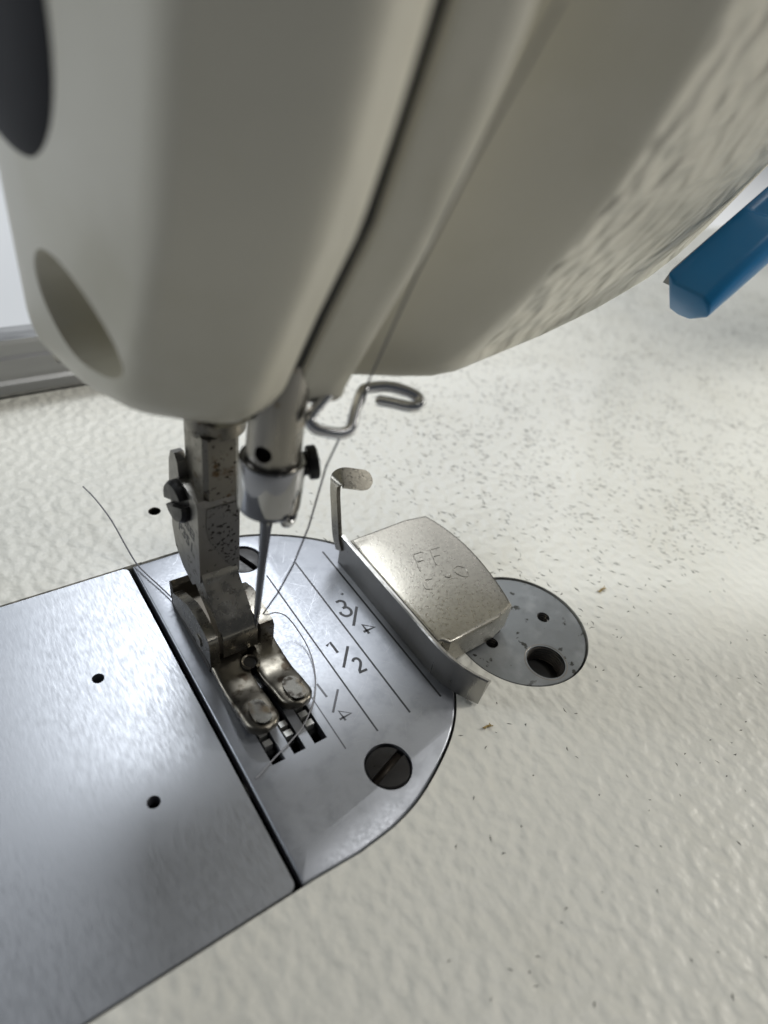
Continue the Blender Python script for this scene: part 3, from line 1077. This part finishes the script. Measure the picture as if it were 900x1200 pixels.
def on_plate(x, y, pad=0.6):
    if math.hypot(x - PC[0], y - PC[1]) < PR + pad and x > PX - 1:
        return True
    if x < -12 and -42 < y < 26:
        return True
    return math.hypot(x - 43.35, y + 22.1) < 13.8


def speck(x, y, ln, wd, ang):
    c, s = math.cos(ang), math.sin(ang)
    k = len(verts)
    bend = rng.uniform(-.25, .25) * ln
    for u, v, h in ((-.5, 0, .02), (0, -wd / 2, .02), (.5, 0, .02), (0, wd / 2, .02), (0, 0, .07)):
        xx, yy = u * ln, v + (bend if u == 0 else 0)
        verts.append(((x + c * xx - s * yy) * MM, (y + s * xx + c * yy) * MM, h * MM))
    for a, b in ((0, 1), (1, 2), (2, 3), (3, 0)):
        faces.append((k + a, k + b, k + 4))


def field(n, x0, x1, y0, y1, lmin, lmax, w0, w1, amean, aspread, dens=lambda x, y: 1):
    c = 0
    tries = 0
    while c < n and tries < n * 30:
        tries += 1
        x, y = rng.uniform(x0, x1), rng.uniform(y0, y1)
        if on_plate(x, y) or rng.random() > dens(x, y):
            continue
        speck(x, y, rng.uniform(lmin, lmax), rng.uniform(w0, w1), math.radians(rng.gauss(amean, aspread)))
        c += 1


field(9500, 20, 290, -30, 120, 0.7, 2.0, 0.11, 0.30, -58, 32, lambda x, y: max(0.02, min(1, (x - 34 + 0.35 * (y + 20)) / 70)) * (0.55 + 0.45 * math.sin(x * .23 + 2 * math.sin(y * .11)) * math.sin(y * .19 + 1.3 * math.sin(x * .13))))  # far marks mix lint with painted shade in the texture's valleys
field(150, 10, 140, -84, 40, 0.5, 1.3, 0.07, 0.2, -40, 60)
field(70, -20, 90, -84, -30, 0.4, 1.0, 0.1, 0.28, -40, 60)
me = bpy.data.meshes.new('lint_shade_specks')
me.from_pydata(verts, [], faces)
o = link('lint_shade_specks', me, M['lint'], None, False)
o['kind'] = 'stuff'
o['label'] = 'fine dark lint and dirt specks, partly painted shade, in textured bed paint'


def fluff(name, label, x, y, ln, ang, seed):
    r = random.Random(seed)
    bm = bmesh.new()
    for k in range(4):
        a = ang + r.uniform(-.5, .5)
        P = [(x + math.cos(a) * ln * (t - .5) + r.uniform(-.15, .15), y + math.sin(a) * ln * (t - .5) + r.uniform(-.15, .15), 0.12 + 0.25 * r.random()) for t in (0, .25, .5, .75, 1)]
        tube(bm, catmull(P, 3), 0.09, 5)
    o = bm_obj(name, bm, M['crumb'], None)
    o['label'] = label
    o['category'] = 'lint'
    return o


fluff('lint_crumb', 'mustard brown fluff crumb on bed beside the round cover plate', 66.4, -23.0, 2.4, 0.1, 3)
fluff('lint_crumb', 'small brown fluff crumb on bed by the needle plate rim', 23.4, -35.3, 1.7, 0.2, 5)

# ------------------------------------------------------------------ behind the bed
RB = root('rear_rail', 'scratched grey aluminium rail along the back edge of the bed', 'rail', (100, 96, -14))
bm = bmesh.new()
prof = [(91.3, -12), (91.3, 0.2), (90.9, 1.2), (91.3, 3.2), (92.2, 4.0), (92.4, 9.0), (93.4, 9.6), (93.4, 12.4), (94.0, 13.2), (101, 13.2), (101, -12)]
loft(bm, [[(x, y, z) for y, z in prof] for x in (-160, 69.6)])
bmesh.ops.bevel(bm, geom=[e for e in bm.edges if e.calc_face_angle(0) > 0.6 and abs(e.verts[0].co.x - e.verts[1].co.x) > 10], offset=0.5, segments=2, profile=0.5, affect='EDGES')
bm_obj('rail_profile', bm, M['alu'], RB)
bm = bmesh.new()
prism(bm, [(-700, -500), (900, -500), (900, 900), (-700, 900)], -40, -14.5)
o = bm_obj('table_top', bm, M['table'])
o['kind'] = 'structure'
